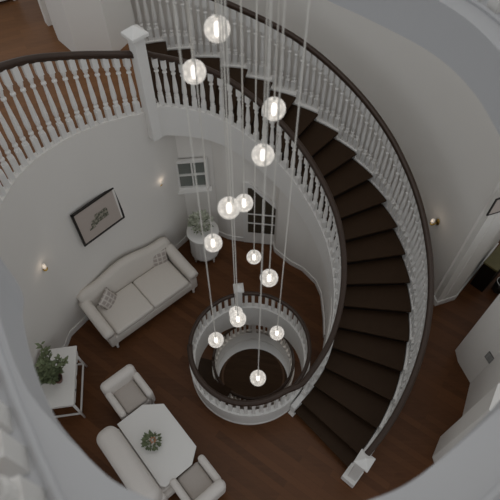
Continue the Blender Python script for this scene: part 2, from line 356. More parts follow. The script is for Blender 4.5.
def newel(parent, x, y, z0, h, rz, s=.13, cap=.2, base=True):
    bm = bmesh.new(); box(bm, s, s, h-.07, (0, 0, (h-.07)/2)); 
    if base: box(bm, s*1.25, s*1.25, .12, (0, 0, .06))
    obj('newel_post', bm, M['paint'], parent, loc=(x, y, z0), rotz=rz, bevel=.006)
    bm = bmesh.new(); box(bm, cap, cap, .045, (0, 0, -.03)); 
    r = bmesh.ops.create_cone(bm, cap_ends=True, segments=4, radius1=cap*.68, radius2=.02, depth=.08)['verts']
    for v in r: v.co = Matrix.Rotation(PI/4, 4, 'Z') @ v.co + Vector((0, 0, .033))
    obj('newel_cap', bm, M['paint'], parent, loc=(x, y, z0+h-.05), rotz=rz, bevel=.006)

# ------------------------------------------------------------------ staircase
st = thing('spiral_staircase', 'dark walnut curved staircase with white stringers climbing the right of the well', 'staircase', (CX, CY, 0))
def sector(bm, t0, t1, ri, ro, z0, z1, n=5):
    """plan sector of a ring, local to the stair centre"""
    A = [[bm.verts.new((r*math.cos(t0+(t1-t0)*i/n), r*math.sin(t0+(t1-t0)*i/n), z)) for i in range(n+1)] for r, z in ((ri, z0), (ro, z0), (ro, z1), (ri, z1))]
    for q in range(4):
        a, b = A[q], A[(q+1) % 4]
        for i in range(n): bm.faces.new((a[i], a[i+1], b[i+1], b[i]))
    for i in (0, n): bm.faces.new([A[q][i] for q in range(4)])
for k in range(1, 22):
    t = thk(k); ro = 3.31; ri = rin(t)-.0
    bm = bmesh.new(); sector(bm, t-.018, thk(k+1)+.004, ri+.03, ro, RISE*k-.035, RISE*k); obj('tread', bm, M['tread'], st, bevel=.006)
for k in range(1, 23):
    t = thk(k); ri = rin(t)
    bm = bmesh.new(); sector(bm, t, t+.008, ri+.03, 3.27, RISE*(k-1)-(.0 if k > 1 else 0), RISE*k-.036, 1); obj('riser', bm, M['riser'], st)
# stepped white strings, inner and outer
bm = bmesh.new(); rows = []
for i in range(0, 91):
    t = thk(1)-.02+(math.radians(114.5)-thk(1)+.02)*i/90; zz = min(znose(t), ZA)
    rows.append([bm.verts.new((r*math.cos(t), r*math.sin(t), z)) for r, z in ((rin(t)-.05, max(0, zz-.5)), (rin(t)+.04, max(0, zz-.5)), (rin(t)+.04, zz+.03), (rin(t)-.05, zz+.03))])
for a, b in zip(rows, rows[1:]):
    for q in range(4): bm.faces.new((a[q], a[(q+1) % 4], b[(q+1) % 4], b[q]))
bm.faces.new(rows[0]); bm.faces.new(rows[-1])
obj('inner_stringer', bm, M['paint'], st)
for nm, f0, f1 in (('outer_stringer', lambda t: 3.322, lambda t: rout(t)+.05),):
    bm = bmesh.new()
    for k in range(1, 22):
        t = thk(k); zb = max(0, RISE*k-.50)
        sector(bm, t-.008, thk(k+1)-.008, f0(t+.06), f1(t+.06), zb, RISE*k+.012, 3)
    obj(nm, bm, M['paint'], st)
# plaster underside
bm = bmesh.new()
rows = []
for i in range(0, 46):
    t = thk(1)+(thk(22)-thk(1))*i/45; zz = max(.02, znose(t)-.42)
    rows.append([bm.verts.new((r*math.cos(t), r*math.sin(t), zz-d)) for r, d in ((rin(t), 0), (3.34, 0), (3.34, .02), (rin(t), .02))])
for a, b in zip(rows, rows[1:]):
    for q in range(4): bm.faces.new((a[q], a[(q+1) % 4], b[(q+1) % 4], b[q]))
obj('underside', bm, M['wall'], st)

# inner balustrade: rail runs down the stair and sweeps on around the front of the floor opening
ib = thing('inner_stair_balustrade', 'dark handrail and white balusters on the inner edge of the curved stairs', 'balustrade')
ts = [thk(22)+.03-(thk(22)+.03-(-.80))*i/90 for i in range(91)]
path = [pol(t, rin(t), znose(t)+.80) for t in ts]
path[0] = pol(math.radians(114), 1.50, 4.70)
ring = []
for i in range(1, 33):
    a = math.radians(-50-130*i/32); ring.append(Vector((RB[0]+.945*math.cos(a), RB[1]+.945*math.sin(a), 1.0-.13*min(1, i/14))))
full = path+ring
full = [full[0]]+[(full[i-1]+full[i]*2+full[i+1])/4 for i in range(1, len(full)-1)]+[full[-1]]
bm = bmesh.new(); sweep(bm, full, [(a*1.15, b*1.15) for a, b in RAILP]); obj('handrail', bm, M['rail'], ib, True)
for k in range(2, 22):
    for q in (.25, .75):
        t = thk(k)+DTH*q
        r = rin(t); p = pol(t, r)
        baluster(p.x, p.y, znose(t)+.03, znose(t)+.80-.03, t, ib)
# outer balustrade
ob = thing('outer_stair_balustrade', 'dark handrail and white balusters on the outer edge of the curved stairs', 'balustrade')
ts = [-.83+(thk(22)+.3-thk(1))*i/110 for i in range(111)]
pz = lambda t: min(znose(t)+interp([(-45, .82), (0, .9), (30, .96), (120, .97)], math.degrees(t)), ZA+1.0)
bm = bmesh.new(); sweep(bm, [pol(t, rout(t), pz(t)) for t in ts], [(a*1.15, b*1.15) for a, b in RAILP]); obj('handrail', bm, M['rail'], ob, True)
for k in range(1, 22):
    for q in (.125, .375, .625, .875):
        t = thk(k)+DTH*q
        if k == 1 and q < .3: continue
        p = pol(t, rout(t)); baluster(p.x, p.y, RISE*k+.012, pz(t)-.03, t, ob)
p = pol(-.84, 3.44); newel(ob, p.x, p.y, 0, 1.14, thk(1)+.15, .14, .22)
bm = bmesh.new(); box(bm, .22, .26, .17, (0, 0, .085)); obj('newel_plinth', bm, M['paint'], ob, loc=(*G(353, 474, .17)[:2], 0), rotz=thk(1)+.1, bevel=.006)

# guard round the floor opening
def ring_guard(name, label, cx, cy, r, zf, zr, a0, a1, step, rail=True, skip=None):
    g = thing(name, label, 'balustrade', (0, 0, 0))
    bm = bmesh.new(); annulus(bm, cx, cy, r-.04, r+.04, zf, zf+.40, 96); obj('parapet', bm, M['paint'], g)
    bm = bmesh.new(); annulus(bm, cx, cy, r-.05, r+.05, zf+.40, zf+.425, 96); obj('parapet_cap', bm, M['paint'], g)
    zf = zf+.425
    if rail:
        n = 80; pts = [Vector((cx+r*math.cos(a0+(a1-a0)*i/n), cy+r*math.sin(a0+(a1-a0)*i/n), zr)) for i in range(n+1)]
        bm = bmesh.new(); sweep(bm, pts, [(a*.85, b*.85) for a, b in RAILP]); obj('handrail', bm, M['rail'], g, True)
    nb = int(2*PI*r/step)
    for i in range(nb):
        a = 2*PI*i/nb
        if skip and skip(a): continue
        z1 = zr-.025
        o = bpy.data.objects.new('baluster', PICK); C.objects.link(o); o.parent = g; o.location = (cx+r*math.cos(a), cy+r*math.sin(a), zf); o.rotation_euler = (0, 0, a); o.scale = (1, 1, z1-zf)
    return g
gB = ring_guard('floor_opening_balustrade', 'round white balustrade with post around the floor opening', RB[0], RB[1], RB[2], .035, .87, math.radians(180), math.radians(-46), .118, skip=lambda a: abs(a-PI/2-.20) < .08)
newel(gB, -.19, 4.40, .0, 1.13, .12, .11, .17)
gC = ring_guard('lower_floor_balustrade', 'white balustrade ring with dark rail one floor down, seen inside the floor opening', CC[0], CC[1], CC[2], ZC+.03, ZC+.88, math.radians(-180), math.radians(180), .118, skip=lambda a: abs(a-PI/2+.02) < .08)
newel(gC, .09, CC[1]+CC[2]+.0, ZC, 1.02, 0, .11, .17)

# upper landing balustrade
ag = thing('landing_balustrade', 'white baluster guard with tall post and dark rail along the upper landing', 'balustrade')
gp = [Vector((p.x, p.y, ZA)) for p in ga]
L = [0]
for a, b in zip(gp, gp[1:]): L.append(L[-1]+(b-a).length)
def zr(l):
    q = min(1, l/1.7); return 4.64+.42*(q*q*(3-2*q)*.5+q*.5)
nrm = []
rp = [Vector((p.x, p.y, zr(l))) for p, l in zip(gp, L)]
off = Vector((-.03, .04, 0))
bm = bmesh.new(); sweep(bm, [p+off for p in rp], [(a*1.1, b*1.15) for a, b in RAILP]); obj('handrail', bm, M['rail'], ag, True)
rs = resample([p+off for p in rp], .128)
for p in rs[1:]:
    baluster(p.x, p.y, ZA+.03, p.z-.03, .7, ag)
newel(ag, -1.36, 5.60, ZA-.45, 1.70, .75, .15, .24, False)

# small stair between the two lower levels
ls = thing('lower_stair', 'short run of dark treads curving below the left side of the floor opening', 'staircase', (CC[0], CC[1], 0))
for k in range(8):
    t = math.radians(166+k*9.5); z = ZC+.17*(k+1)
    bm = bmesh.new(); sector(bm, t-.02, t+math.radians(9.5), 1.0, 1.9, z-.04, z, 3); obj('tread', bm, M['tread'], ls)
    bm = bmesh.new(); sector(bm, t, t+.01, 1.0, 1.88, z-.17, z-.042, 1); obj('riser', bm, M['riser'], ls)

# ------------------------------------------------------------------ camera-level gallery ring
ZT, ZU = 6.95, 6.66
def E(x, y, z): v = G(x, y, z); return (v.x, v.y, 0)
edge = [E(x, y, ZU) for x, y in ((370, 20), (430, 52), (470, 88), (500, 136))] + [E(545, 225, ZU)] + [E(540, 330, ZU), E(500, 400, ZU)] + [E(x, y, ZT) for x, y in ((440, 460), (370, 500))] + [E(250, 526, ZT)] + [E(130, 490, ZT)] + [E(x, y, ZU) for x, y in ((100, 469), (80, 448), (60, 424), (48, 402), (39, 380), (30, 352), (23, 320), (16, 280))]
edge += [(-1.38, 1.55, 0), (-1.75, 2.3, 0), (-1.75, 3.2, 0), (-1.1, 3.9, 0), (-.4, 3.85, 0), (.06, 3.4, 0), E(300, -12, ZU), E(335, 4, ZU)]
ed = spline(edge, 8, True)
def offs(path, d):
    n = len(path); out = []
    for i, p in enumerate(path):
        t = path[(i+1) % n]-path[i-1]; s = Vector((t.y, -t.x, 0)).normalized(); out.append(p-s*(d(p) if callable(d) else d))
    return out
area2 = sum(a.x*b.y-b.x*a.y for a, b in zip(ed, ed[1:]+ed[:1]))
SG = 1 if area2 < 0 else -1                        # outward side
def dbal(p):
    if p.y > 1.4: return .2
    q = max(0, min(1, (p.x+.75)/.45)); q = q*q*(3-2*q); return .10+.115*q
def band(bm, a, b, z0, z1):
    r = [[bm.verts.new((p.x, p.y, z)) for p, z in ((p0, z0), (p0, z1), (p1, z1), (p1, z0))] for p0, p1 in zip(a, b)]
    for u, v in zip(r, r[1:]+r[:1]):
        for k in range(4): bm.faces.new((u[k], u[(k+1) % 4], v[(k+1) % 4], v[k]))
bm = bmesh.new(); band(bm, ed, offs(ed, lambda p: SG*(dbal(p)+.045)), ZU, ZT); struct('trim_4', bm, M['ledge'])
bm = bmesh.new(); sweep(bm, offs(ed, lambda p: SG*(dbal(p)-.065)), [(-.014, ZT), (-.014, ZT+.014), (0, ZT+.024), (.014, ZT+.014), (.014, ZT)], True); struct('trim_5', bm, M['ledge'], True)
# gallery floor behind the balusters, only on the near side where the floor is
idx = [i for i, p in enumerate(ed) if p.y < 1.2]
o1 = offs(ed, lambda p: SG*(dbal(p)+.046)); o2 = offs(ed, SG*1.3)
# reorder contiguous run
run = sorted(idx, key=lambda i: math.atan2(ed[i].y-1.6, ed[i].x) )
bm = bmesh.new(); va = [bm.verts.new((o1[i].x, o1[i].y, ZT-.01)) for i in run]; vb = [bm.verts.new((o2[i].x, o2[i].y, ZT-.01)) for i in run]
for i in range(len(run)-1): bm.faces.new((va[i], va[i+1], vb[i+1], vb[i]))
r = bmesh.ops.extrude_face_region(bm, geom=bm.faces[:])
for v in r['geom']:
    if isinstance(v, bmesh.types.BMVert): v.co.z -= .2
struct('floor_4', bm, M['floorA'])
tg = thing('gallery_balustrade', 'blurred white balustrade on the near gallery edge at lower left', 'balustrade')
bp = offs(ed, lambda p: SG*dbal(p)); bp = bp+[bp[0]]
for p in resample(bp, .135)[1:]: baluster(p.x, p.y, ZT, 7.9, .4, tg)
bm = bmesh.new(); sweep(bm, [Vector((p.x, p.y, 7.93)) for p in bp[:-1]], RAILP, True); obj('handrail', bm, M['rail'], tg, True)

# ------------------------------------------------------------------ pendants
canopy = thing('pendant_canopy', 'round white ceiling canopy the glass pendants hang from', 'ceiling canopy', (0, 2.1, 10.1))
bm = bmesh.new(); lathe(bm, [(.62, .05), (.62, -.0), (.6, -.02)], 48); obj('canopy_plate', bm, M['paint'], canopy)
balls = [(-0.161, 2.337, 7.028), (-0.294, 2.321, 6.793), (0.131, 2.252, 6.606), (0.073, 2.117, 6.392), (-0.12, 1.888, 6.201), (-0.042, 2.342, 5.702), (-0.256, 2.09, 5.574), (0.035, 2.554, 4.713), (0.136, 1.954, 5.335), (-0.13, 2.273, 4.2), (-0.094, 1.878, 4.847), (-0.28, 1.832, 4.563), (0.24, 2.033, 4.275), (0.065, 1.555, 4.436)]
blab = ['clear glass ball pendant at the very top, over the outer stair rail', 'glass ball pendant upper left, in front of the inner handrail by the tall white post',
 'glass ball pendant on the right, in front of the upper dark treads', 'glass ball pendant below the inner handrail, above the glazed door',
 'large glass ball pendant left of the glazed door, in front of its smaller neighbour', 'glass ball pendant half behind a larger one beside the glazed door',
 'glass ball pendant beside the round white cabinet', 'small glass ball pendant over the bare floor in front of the glazed door',
 'glass ball pendant above the rear of the round balustrade, lower right of a smaller one', 'glass ball pendant partly hidden behind another over the rear of the round balustrade',
 'glass ball pendant in front of another one, over the rear of the round balustrade', 'glass ball pendant over the left side of the round balustrade',
 'glass ball pendant over the right side of the round balustrade', 'lowest glass ball pendant, over the dark centre of the round opening']
def ball_mesh():
    bm = bmesh.new(); bmesh.ops.create_icosphere(bm, subdivisions=4, radius=.065); return bm
b0 = obj('glass_ball', ball_mesh(), M['ball'], None, True)
bm = bmesh.new(); lathe(bm, [(.004, -.040), (.013, -.036), (.016, -.01), (.015, .02), (.012, .034), (.004, .036)], 14); c0 = obj('light_core', bm, M['glow'], b0, True)
bm = bmesh.new(); lathe(bm, [(.008, .06), (.008, .072), (.003, .078)], 10); k0 = obj('cap', bm, M['wire'], b0)
for i, (p, lb) in enumerate(zip(balls, blab)):
    root = thing('pendant_light', lb, 'pendant light', p, 0, 'cluster of glass ball pendants')
    if i == 0: b, c, k = b0, c0, k0
    else:
        b = b0.copy(); C.objects.link(b); c = c0.copy(); C.objects.link(c); c.parent = b; k = k0.copy(); C.objects.link(k); k.parent = b
    b.parent = root
    bm = bmesh.new(); tube(bm, [(0, 0, .07), (0, 0, 10.075-p[2])], .0042, 6); obj('wire', bm, M['wire'], root, True)

# ------------------------------------------------------------------ door and window, picture, sconces
def wall_hit(px, py, segs):
    v = ray(px, py); best = None
    for (a, b) in segs:
        ax, ay = a[0], a[1]; dx, dy = b[0]-ax, b[1]-ay
        den = v.x*dy-v.y*dx
        if abs(den) < 1e-9: continue
        t = (ax*dy-ay*dx)/den; s = (ax*v.y-ay*v.x)/den
        if t > 0 and -.001 <= s <= 1.001 and (best is None or t > best[0]): best = (t, dx, dy)
    t, dx, dy = best; n = Vector((dy, -dx, 0)).normalized(); p = Vector((v.x*t, v.y*t, 8.5+v.z*t))
    if n.dot(Vector((-p.x, -p.y, 0))) < 0: n = -n
    return p, n
segL = list(zip(wl, wl[1:]))
# glazed door with sloping head, in the wall under the stairs
def panel(bm, pts, y0, y1):
    a = [bm.verts.new((x, y0, z)) for x, z in pts]; b = [bm.verts.new((x, y1, z)) for x, z in pts]; n = len(pts)
    bm.faces.new(a); bm.faces.new(b[::-1])
    for i in range(n): bm.faces.new((a[i], a[(i+1) % n], b[(i+1) % n], b[i]))
dl = Vector((-.21, 6.14, 0)); dr = Vector((.46, 6.06, 0)); dv = dr-dl; da = math.atan2(dv.y, dv.x)
root = bpy.data.objects.new('door_1', None); C.objects.link(root); root.location = dl; root.rotation_euler = (0, 0, da); root['kind'] = 'structure'
bm = bmesh.new()
def loc2(px, py):
    p, n = wall_hit(px, py, [(tuple(dl), tuple(dr))] ) if False else (None, None)
    v = ray(px, py); nn = Vector((dv.y, -dv.x, 0)); t = dl.dot(nn)/Vector((v.x, v.y, 0)).dot(nn); p = Vector((v.x*t, v.y*t, 8.5+v.z*t)); return ((p-dl).dot(dv.normalized()), p.z)
a = loc2(249, 186); b = loc2(278, 208); c = loc2(274, 234); d = loc2(247.5, 228)
x0, x1, zb = (a[0]+d[0])/2, (b[0]+c[0])/2, (c[1]+d[1])/2; zl, zr_ = a[1], b[1]
panel(bm, [(x0-.09, .02), (x1+.09, .02), (x1+.09, zr_+.05), (x1, zr_+.12), (x0+.02, zl+.12), (x0-.09, zl+.12)], -.045, -.005); obj('door_panel', bm, M['paint'], root)
bm = bmesh.new(); panel(bm, [(x0, zb), (x1, zb), (x1, zr_), (x0+.06, zl), (x0, zl)], -.055, -.046); obj('glass', bm, M['glassdark'], root)
bm = bmesh.new()
xm = (x0+x1)/2+.01
box(bm, .022, .02, (zl+zr_)/2-zb+.02, (xm, -.06, (zb+(zl+zr_)/2)/2))
for f in (.37, .70): 
    zz = zb+(zr_-zb)*f*1.1; box(bm, x1-x0, .02, .022, ((x0+x1)/2, -.06, zz))
obj('glazing_bar', bm, M['paint'], root)
bm = bmesh.new(); tube(bm, [(x1+.05, -.045, .55), (x1+.05, -.09, .55), (x1+.0, -.09, .55)], .008); obj('door_handle', bm, M['brass'], root)

# small window
def wall_thing(px, py, segs):
    p, n = wall_hit(px, py, segs); return p, n, math.atan2(n.y, n.x)+PI/2
cw = []
wp, wn = wall_hit(192, 173, segL)
wv = Vector((wn.y, -wn.x, 0));
if wv.x < 0: wv = -wv
def on_plane(px, py, p0, n, u):
    v = ray(px, py); o = Vector((0, 0, 8.5)); t = (p0-o).dot(n)/v.dot(n); q = o+v*t; return (q-p0).dot(u), q.z-p0.z
def plane_root(name, p, n, off=0):
    r = bpy.data.objects.new(name, None); C.objects.link(r); r.location = p+n*off
    u = Vector((n.y, -n.x, 0)); u = u if u.x >= 0 else -u
    # local x = u, local y = away from the room
    r.rotation_euler = (0, 0, math.atan2(u.y, u.x)); return r, u
root, u = plane_root('window_1', wp, wn, .035); root['kind'] = 'structure'
q = [on_plane(px, py, wp, wn, u) for px, py in ((178, 161), (203, 158), (206, 180), (180, 187))]
xa, xb = (q[0][0]+q[3][0])/2, (q[1][0]+q[2][0])/2; za, zb = (q[2][1]+q[3][1])/2, (q[0][1]+q[1][1])/2
sy = -1 if (Vector((-u.y, u.x, 0))).dot(wn) > 0 else 1     # local +y direction relative to the room
Y = -sy
bm = bmesh.new(); box(bm, xb-xa, .01, zb-za, ((xa+xb)/2, Y*.008, (za+zb)/2)); obj('pane', bm, M['glassgrey'], root)
bm = bmesh.new()
for x in (xa-.03, xb+.03): box(bm, .06, .05, zb-za+.12, (x, Y*.025, (za+zb)/2))
for z in (za-.03, zb+.03): box(bm, xb-xa, .05, .06, ((xa+xb)/2, Y*.025, z))
box(bm, .028, .04, zb-za, ((xa+xb)/2+.01, Y*.024, (za+zb)/2)); box(bm, xb-xa, .04, .028, ((xa+xb)/2, Y*.024, (za+zb)/2))
obj('window_frame', bm, M['paint'], root)
bm = bmesh.new(); box(bm, xb-xa+.2, .12, .03, ((xa+xb)/2, Y*.06, za-.075)); obj('window_sill', bm, M['paint'], root)

# framed picture over the sofa
pp, pn = wall_hit(97, 214, segL)
A_ = G(97, 214, pp.z)
pn = Vector((.731, -.682, 0)).normalized()
root, u = plane_root('framed_picture', pp, pn, .05)
tag(root, 'black framed architectural sketch in a wide mount hanging above the sofa', 'picture')
q = [on_plane(px, py, pp, pn, u) for px, py in ((69, 214), (112, 184), (123, 215), (82, 245))]
xa, xb = (q[0][0]+q[3][0])/2, (q[1][0]+q[2][0])/2; za, zb = (q[2][1]+q[3][1])/2, (q[0][1]+q[1][1])/2
W_, H_ = xb-xa, zb-za; cx, cz = (xa+xb)/2, (za+zb)/2
bm = bmesh.new()
for s in (-1, 1): box(bm, .035, .03, H_, (cx+s*(W_/2-.0175), 0, cz)); box(bm, W_, .03, .035, (cx, 0, cz+s*(H_/2-.0175)))
obj('frame', bm, M['black'], root)
bm = bmesh.new(); box(bm, W_-.05, .012, H_-.05, (cx, 0, cz)); obj('mount', bm, M['paper'], root)
bm = bmesh.new(); fy = -.012
for (x, z, a, b) in ((-.02, -.02, .17, .07), (.04, .03, .13, .08), (-.08, -.05, .09, .05), (.09, 0, .05, .1), (-.03, .05, .05, .05), (-.12, -.09, .08, .02)):
    box(bm, a*W_*1.7, .004, b*H_*2.2, (cx+x*W_*1.7, fy+random.uniform(-.002, .002), cz+z*H_*1.8))
obj('sketch', bm, M['sketch'], root)

def sconce(px, py, segs, label, nrm=None, power=.14):
    p, n = wall_hit(px, py, segs)
    root, u = plane_root('wall_sconce', p, n); tag(root, label, 'wall light', 'brass wall sconces')
    yd = 1 if Vector((-u.y, u.x, 0)).dot(n) > 0 else -1
    bm = bmesh.new(); lathe(bm, [(.05, 0), (.05, .012), (.03, .024), (.01, .034)], 16)
    for v in bm.verts: v.co = Vector((v.co.x, yd*v.co.z, v.co.y*1.5))
    obj('backplate', bm, M['brass'], root, True)
    bm = bmesh.new(); tube(bm, [(0, yd*.02, 0), (0, yd*.07, -.05), (0, yd*.11, -.05), (0, yd*.12, -.005)], .011); obj('arm', bm, M['brass'], root, True)
    bm = bmesh.new(); lathe(bm, [(.012, -.01), (.036, -.004), (.038, .006), (.026, .012)], 16, (0, yd*.12, 0)); obj('cup', bm, M['brass'], root, True)
    bm = bmesh.new(); lathe(bm, [(.017, .01), (.03, .045), (.034, .08), (.026, .11), (.008, .12)], 16, (0, yd*.12, 0)); obj('lamp_shade', bm, M['glow2'], root, True)
    l = point('sconce_light', root.location+n*.22+Vector((0, 0, .12)), power); return root
sconce(40, 265, segL, 'brass wall sconce left of the black framed picture')
sconce(155, 181, segL, 'brass wall sconce between the framed picture and the small window')
cyl = [tuple(pol(t, 4.19)[:2]) for t in ths]; segR = [((3.81, 4.79), (3.42, 4.655)), ((3.42, 4.655), cyl[0])]+list(zip(cyl, cyl[1:]))
sconce(438, 222, segR, 'brass wall sconce on the right wall beyond the outer stair rail', power=.2)
# picture at the right edge
p, n = wall_hit(499, 204, [((3.42, 4.655), (3.81, 4.79)), ((3.81, 4.79), (4.9, 5.98))]+segR)
root, u = plane_root('framed_picture', p, n, .02); tag(root, 'dark framed picture cut off by the right edge of the view, on the right wall', 'picture')
bm = bmesh.new()
for s in (-1, 1): box(bm, .022, .02, .36, (s*.13, 0, 0)); box(bm, .26, .02, .022, (0, 0, s*.17))
obj('frame', bm, M['black'], root)
bm = bmesh.new(); box(bm, .25, .01, .33, (0, 0, 0)); obj('mount', bm, M['paper'], root)

# wall vent on the projecting wall
a = Vector((3.72, 3.165, 0)); b = Vector((3.39, 2.465, 0)); n = Vector((-(a-b).y, (a-b).x, 0)).normalized()
p, n2 = wall_hit(490, 358, [((3.6, 3.54), (3.72, 3.165)), (tuple(a), tuple(b)), ((3.6, 3.76), (3.6, 3.54))])
root, u = plane_root('wall_vent', p, n2, .004); tag(root, 'small grey louvred air vent low on the white wall at the right', 'vent')
bm = bmesh.new(); box(bm, .15, .012, .2, (0, 0, 0)); obj('backing', bm, M['vent'], root)
bm = bmesh.new()
yd = 1 if Vector((-u.y, u.x, 0)).dot(n2) > 0 else -1
for i in range(6): box(bm, .13, .012, .012, (0, yd*.008, -.075+.03*i), rx=.5)
for x in (-.035, .035): box(bm, .008, .014, .18, (x, yd*.009, 0))
obj('slat', bm, mat('vent_slat_grey', (.26, .25, .235), .5), root)

# ------------------------------------------------------------------ furniture
def leg_turned(parent, x, y, h, r=.022, m=None):
    bm = bmesh.new(); lathe(bm, [(r*.55, 0), (r*.8, .02), (r*.5, .04), (r*.8, h*.5), (r*1.2, h*.85), (r*1.2, h)], 12, (x, y, 0)); obj('leg', bm, m or M['paint'], parent, True)
def camel_back(bm, W, yb, z0, zt, hump, th, lean=.08, n=20, roll=.06):
    rows = []
    for i in range(n+1):
        x = -W/2+W*i/n; s = abs(x)/(W/2)
        top = zt+hump*(math.cos(min(1, s/.72)*PI)*.5+.5) - (.05*max(0, (s-.9)/.1) if s > .9 else 0)
        sec = [(yb-th/2, z0), (yb-th/2+lean*.3, z0+(top-z0)*.5), (yb-th/2+lean, top-.05), (yb-th/2+lean+.03, top-.01), (yb+lean+.02, top+.01), (yb+th/2+lean+.01, top-.015), (yb+th/2+lean+.02, top-.07), (yb+th/2, z0)]
        e = 1 if 0 < i < n else .9
        rows.append([bm.verts.new((x, y, z)) for y, z in sec])
    for a, b in zip(rows, rows[1:]):
        for k in range(len(a)): bm.faces.new((a[k], a[(k+1) % len(a)], b[(k+1) % len(a)], b[k]))
    bm.faces.new(rows[0][::-1]); bm.faces.new(rows[-1])
def rolled_arm(bm, x, y0, y1, z0, zt, w, side):
    # box panel with a rolled top
    rbox(bm, w*.72, y1-y0, zt-z0-.02, (x, (y0+y1)/2, (z0+zt)/2-.01), .03, 3)
    t = bmesh.new(); n = 10; rows = []
    for j in range(n+1):
        y = y0-.01+(y1-y0)*j/n; r = w*.52*(.9 if j == 0 else 1); zz = zt-.02+.10*(j/n)**2
        rows.append([bm.verts.new((x+side*.015+r*math.cos(2*PI*k/14), y, zz+r*.85*math.sin(2*PI*k/14))) for k in range(14)])
    for a, b in zip(rows, rows[1:]):
        for k in range(14): bm.faces.new((a[k], a[(k+1) % 14], b[(k+1) % 14], b[k]))
    bm.faces.new(rows[0][::-1]); bm.faces.new(rows[-1]); t.free()

SR = math.radians(41.5)
sofa = thing('sofa', 'cream two-seat camelback sofa with rolled arms against the curved wall', 'sofa', (-1.95, 4.67, 0), SR)
bm = bmesh.new(); rbox(bm, 1.80, .84, .22, (0, 0, .27), .03); obj('base', bm, M['fabric'], sofa, True)
for s in (-1, 1):
    bm = bmesh.new(); rbox(bm, .77, .70, .13, (s*.387, -.08, .44), .05, 4); obj('seat_cushion', bm, M['fabric'], sofa, True)
bm = bmesh.new(); camel_back(bm, 1.88, .33, .15, .87, .13, .15, .06); obj('backrest', bm, M['fabric'], sofa, True)
for s in (-1, 1):
    bm = bmesh.new(); rolled_arm(bm, s*.87, -.43, .36, .16, .60, .19, s); obj('armrest', bm, M['fabric'], sofa, True)
for x in (-.84, .84):
    for y in (-.39, .36): leg_turned(sofa, x, y, .16, .03)
def cushion(label, px, py, z, rz, rx, ry, s=.34):
    p = G(px, py, z)
    root_m = bmesh.new(); n = 10
    top = {}
    for side in (-1, 1):
        for i in range(n+1):
            for j in range(n+1):
                a, b = i/n*2-1, j/n*2-1; th = .055*(1-a**4)*(1-b**4)
                k = 1-.06*(1-abs(a)**2)*abs(b) ; k2 = 1-.06*(1-abs(b)**2)*abs(a)
                if side == 1 and (i in (0, n) or j in (0, n)): top[(side, i, j)] = top[(-1, i, j)]; continue
                top[(side, i, j)] = root_m.verts.new((a*s/2*k2, side*th, b*s/2*k))
    for side in (-1, 1):
        for i in range(n):
            for j in range(n): root_m.faces.new([top[(side, i, j)], top[(side, i+1, j)], top[(side, i+1, j+1)], top[(side, i, j+1)]])
    o = obj('cushion', root_m, M['plaid'], None, True); o.location = p; o.rotation_euler = (rx, ry, rz)
    tag(o, label, 'cushion', 'plaid cushions on the sofa'); return o
cushion('beige plaid cushion leaning in the right corner of the cream sofa', 159, 258, .60, SR-.25, -.35, .1)
cushion('beige plaid cushion leaning on the left arm of the cream sofa', 108, 300, .60, SR+.5, -.4, -.2)

def armchair(label, x, y, rot, mname='fabric2', w=.62, d=.60):
    a = thing('armchair', label, 'armchair', (x, y, 0), rot, 'white armchairs at the table ends')
    bm = bmesh.new(); rbox(bm, w-.06, d-.04, .2, (0, 0, .25), .03); obj('base', bm, M[mname], a, True)
    bm = bmesh.new(); rbox(bm, w-.24, d-.14, .1, (0, -.045, .39), .04, 4); obj('seat_cushion', bm, M['seat'], a, True)
    bm = bmesh.new(); rbox(bm, w-.02, .17, .50, (0, d/2-.07, .44), .08, 5, rx=-.06); obj('backrest', bm, M[mname], a, True)
    for s in (-1, 1):
        bm = bmesh.new(); rbox(bm, .11, d-.12, .4, (s*(w/2-.06), -.05, .36), .05, 5); obj('armrest', bm, M[mname], a, True)
    for xx in (-w/2+.07, w/2-.07):
        for yy in (-d/2+.06, d/2-.06): leg_turned(a, xx, yy, .16, .02)
    return a
armchair('white armchair at the far end of the white table, nearest the sofa', -1.93, 2.835, math.radians(40.5))
armchair('white armchair at the near right corner of the white table', -.745, 1.49, math.radians(220.5))
se = thing('settee', 'white high-backed settee along the left side of the white table', 'settee', (-1.60, 1.81, 0), math.radians(130.5))
bm = bmesh.new(); rbox(bm, 1.22, .42, .2, (0, -.02, .24), .03); obj('base', bm, M['fabric2'], se, True)
bm = bmesh.new(); rbox(bm, 1.1, .30, .08, (0, -.08, .375), .035, 4); obj('seat_cushion', bm, M['fabric2'], se, True)
bm = bmesh.new(); rbox(bm, 1.3, .34, .70, (0, .17, .50), .14, 6, rx=-.05); obj('backrest', bm, M['fabric2'], se, True)
for s in (-1, 1):
    bm = bmesh.new(); rbox(bm, .1, .20, .34, (s*.59, .09, .30), .045, 5); obj('armrest', bm, M['fabric2'], se, True)
for xx in (-.52, .52):
    for yy in (-.15, .2): leg_turned(se, xx, yy, .15, .02)

# white table with cut corners
tb = thing('coffee_table', 'white rectangular table with cut corners between the armchairs', 'table', (-1.356, 2.108, 0), math.radians(40.5))
hw, hl = .36, .60
poly = [(-hw, hl), (hw-.26, hl), (hw, hl-.2), (hw, -hl+.16), (hw-.2, -hl), (-hw+.05, -hl), (-hw, -hl+.05)]
bm = bmesh.new(); prism(bm, poly, .475, .505); obj('tabletop', bm, M['paint'], tb, bevel=.004)
bm = bmesh.new(); prism(bm, [(x*.84, y*.86) for x, y in poly], .435, .474); obj('apron', bm, M['paint'], tb)
for xx, yy in ((-.27, .48), (.12, .48), (.27, -.40), (-.27, -.48)):
    bm = bmesh.new(); box(bm, .04, .04, .435, (xx, yy, .2175), taper=.7); obj('leg', bm, M['paint'], tb)

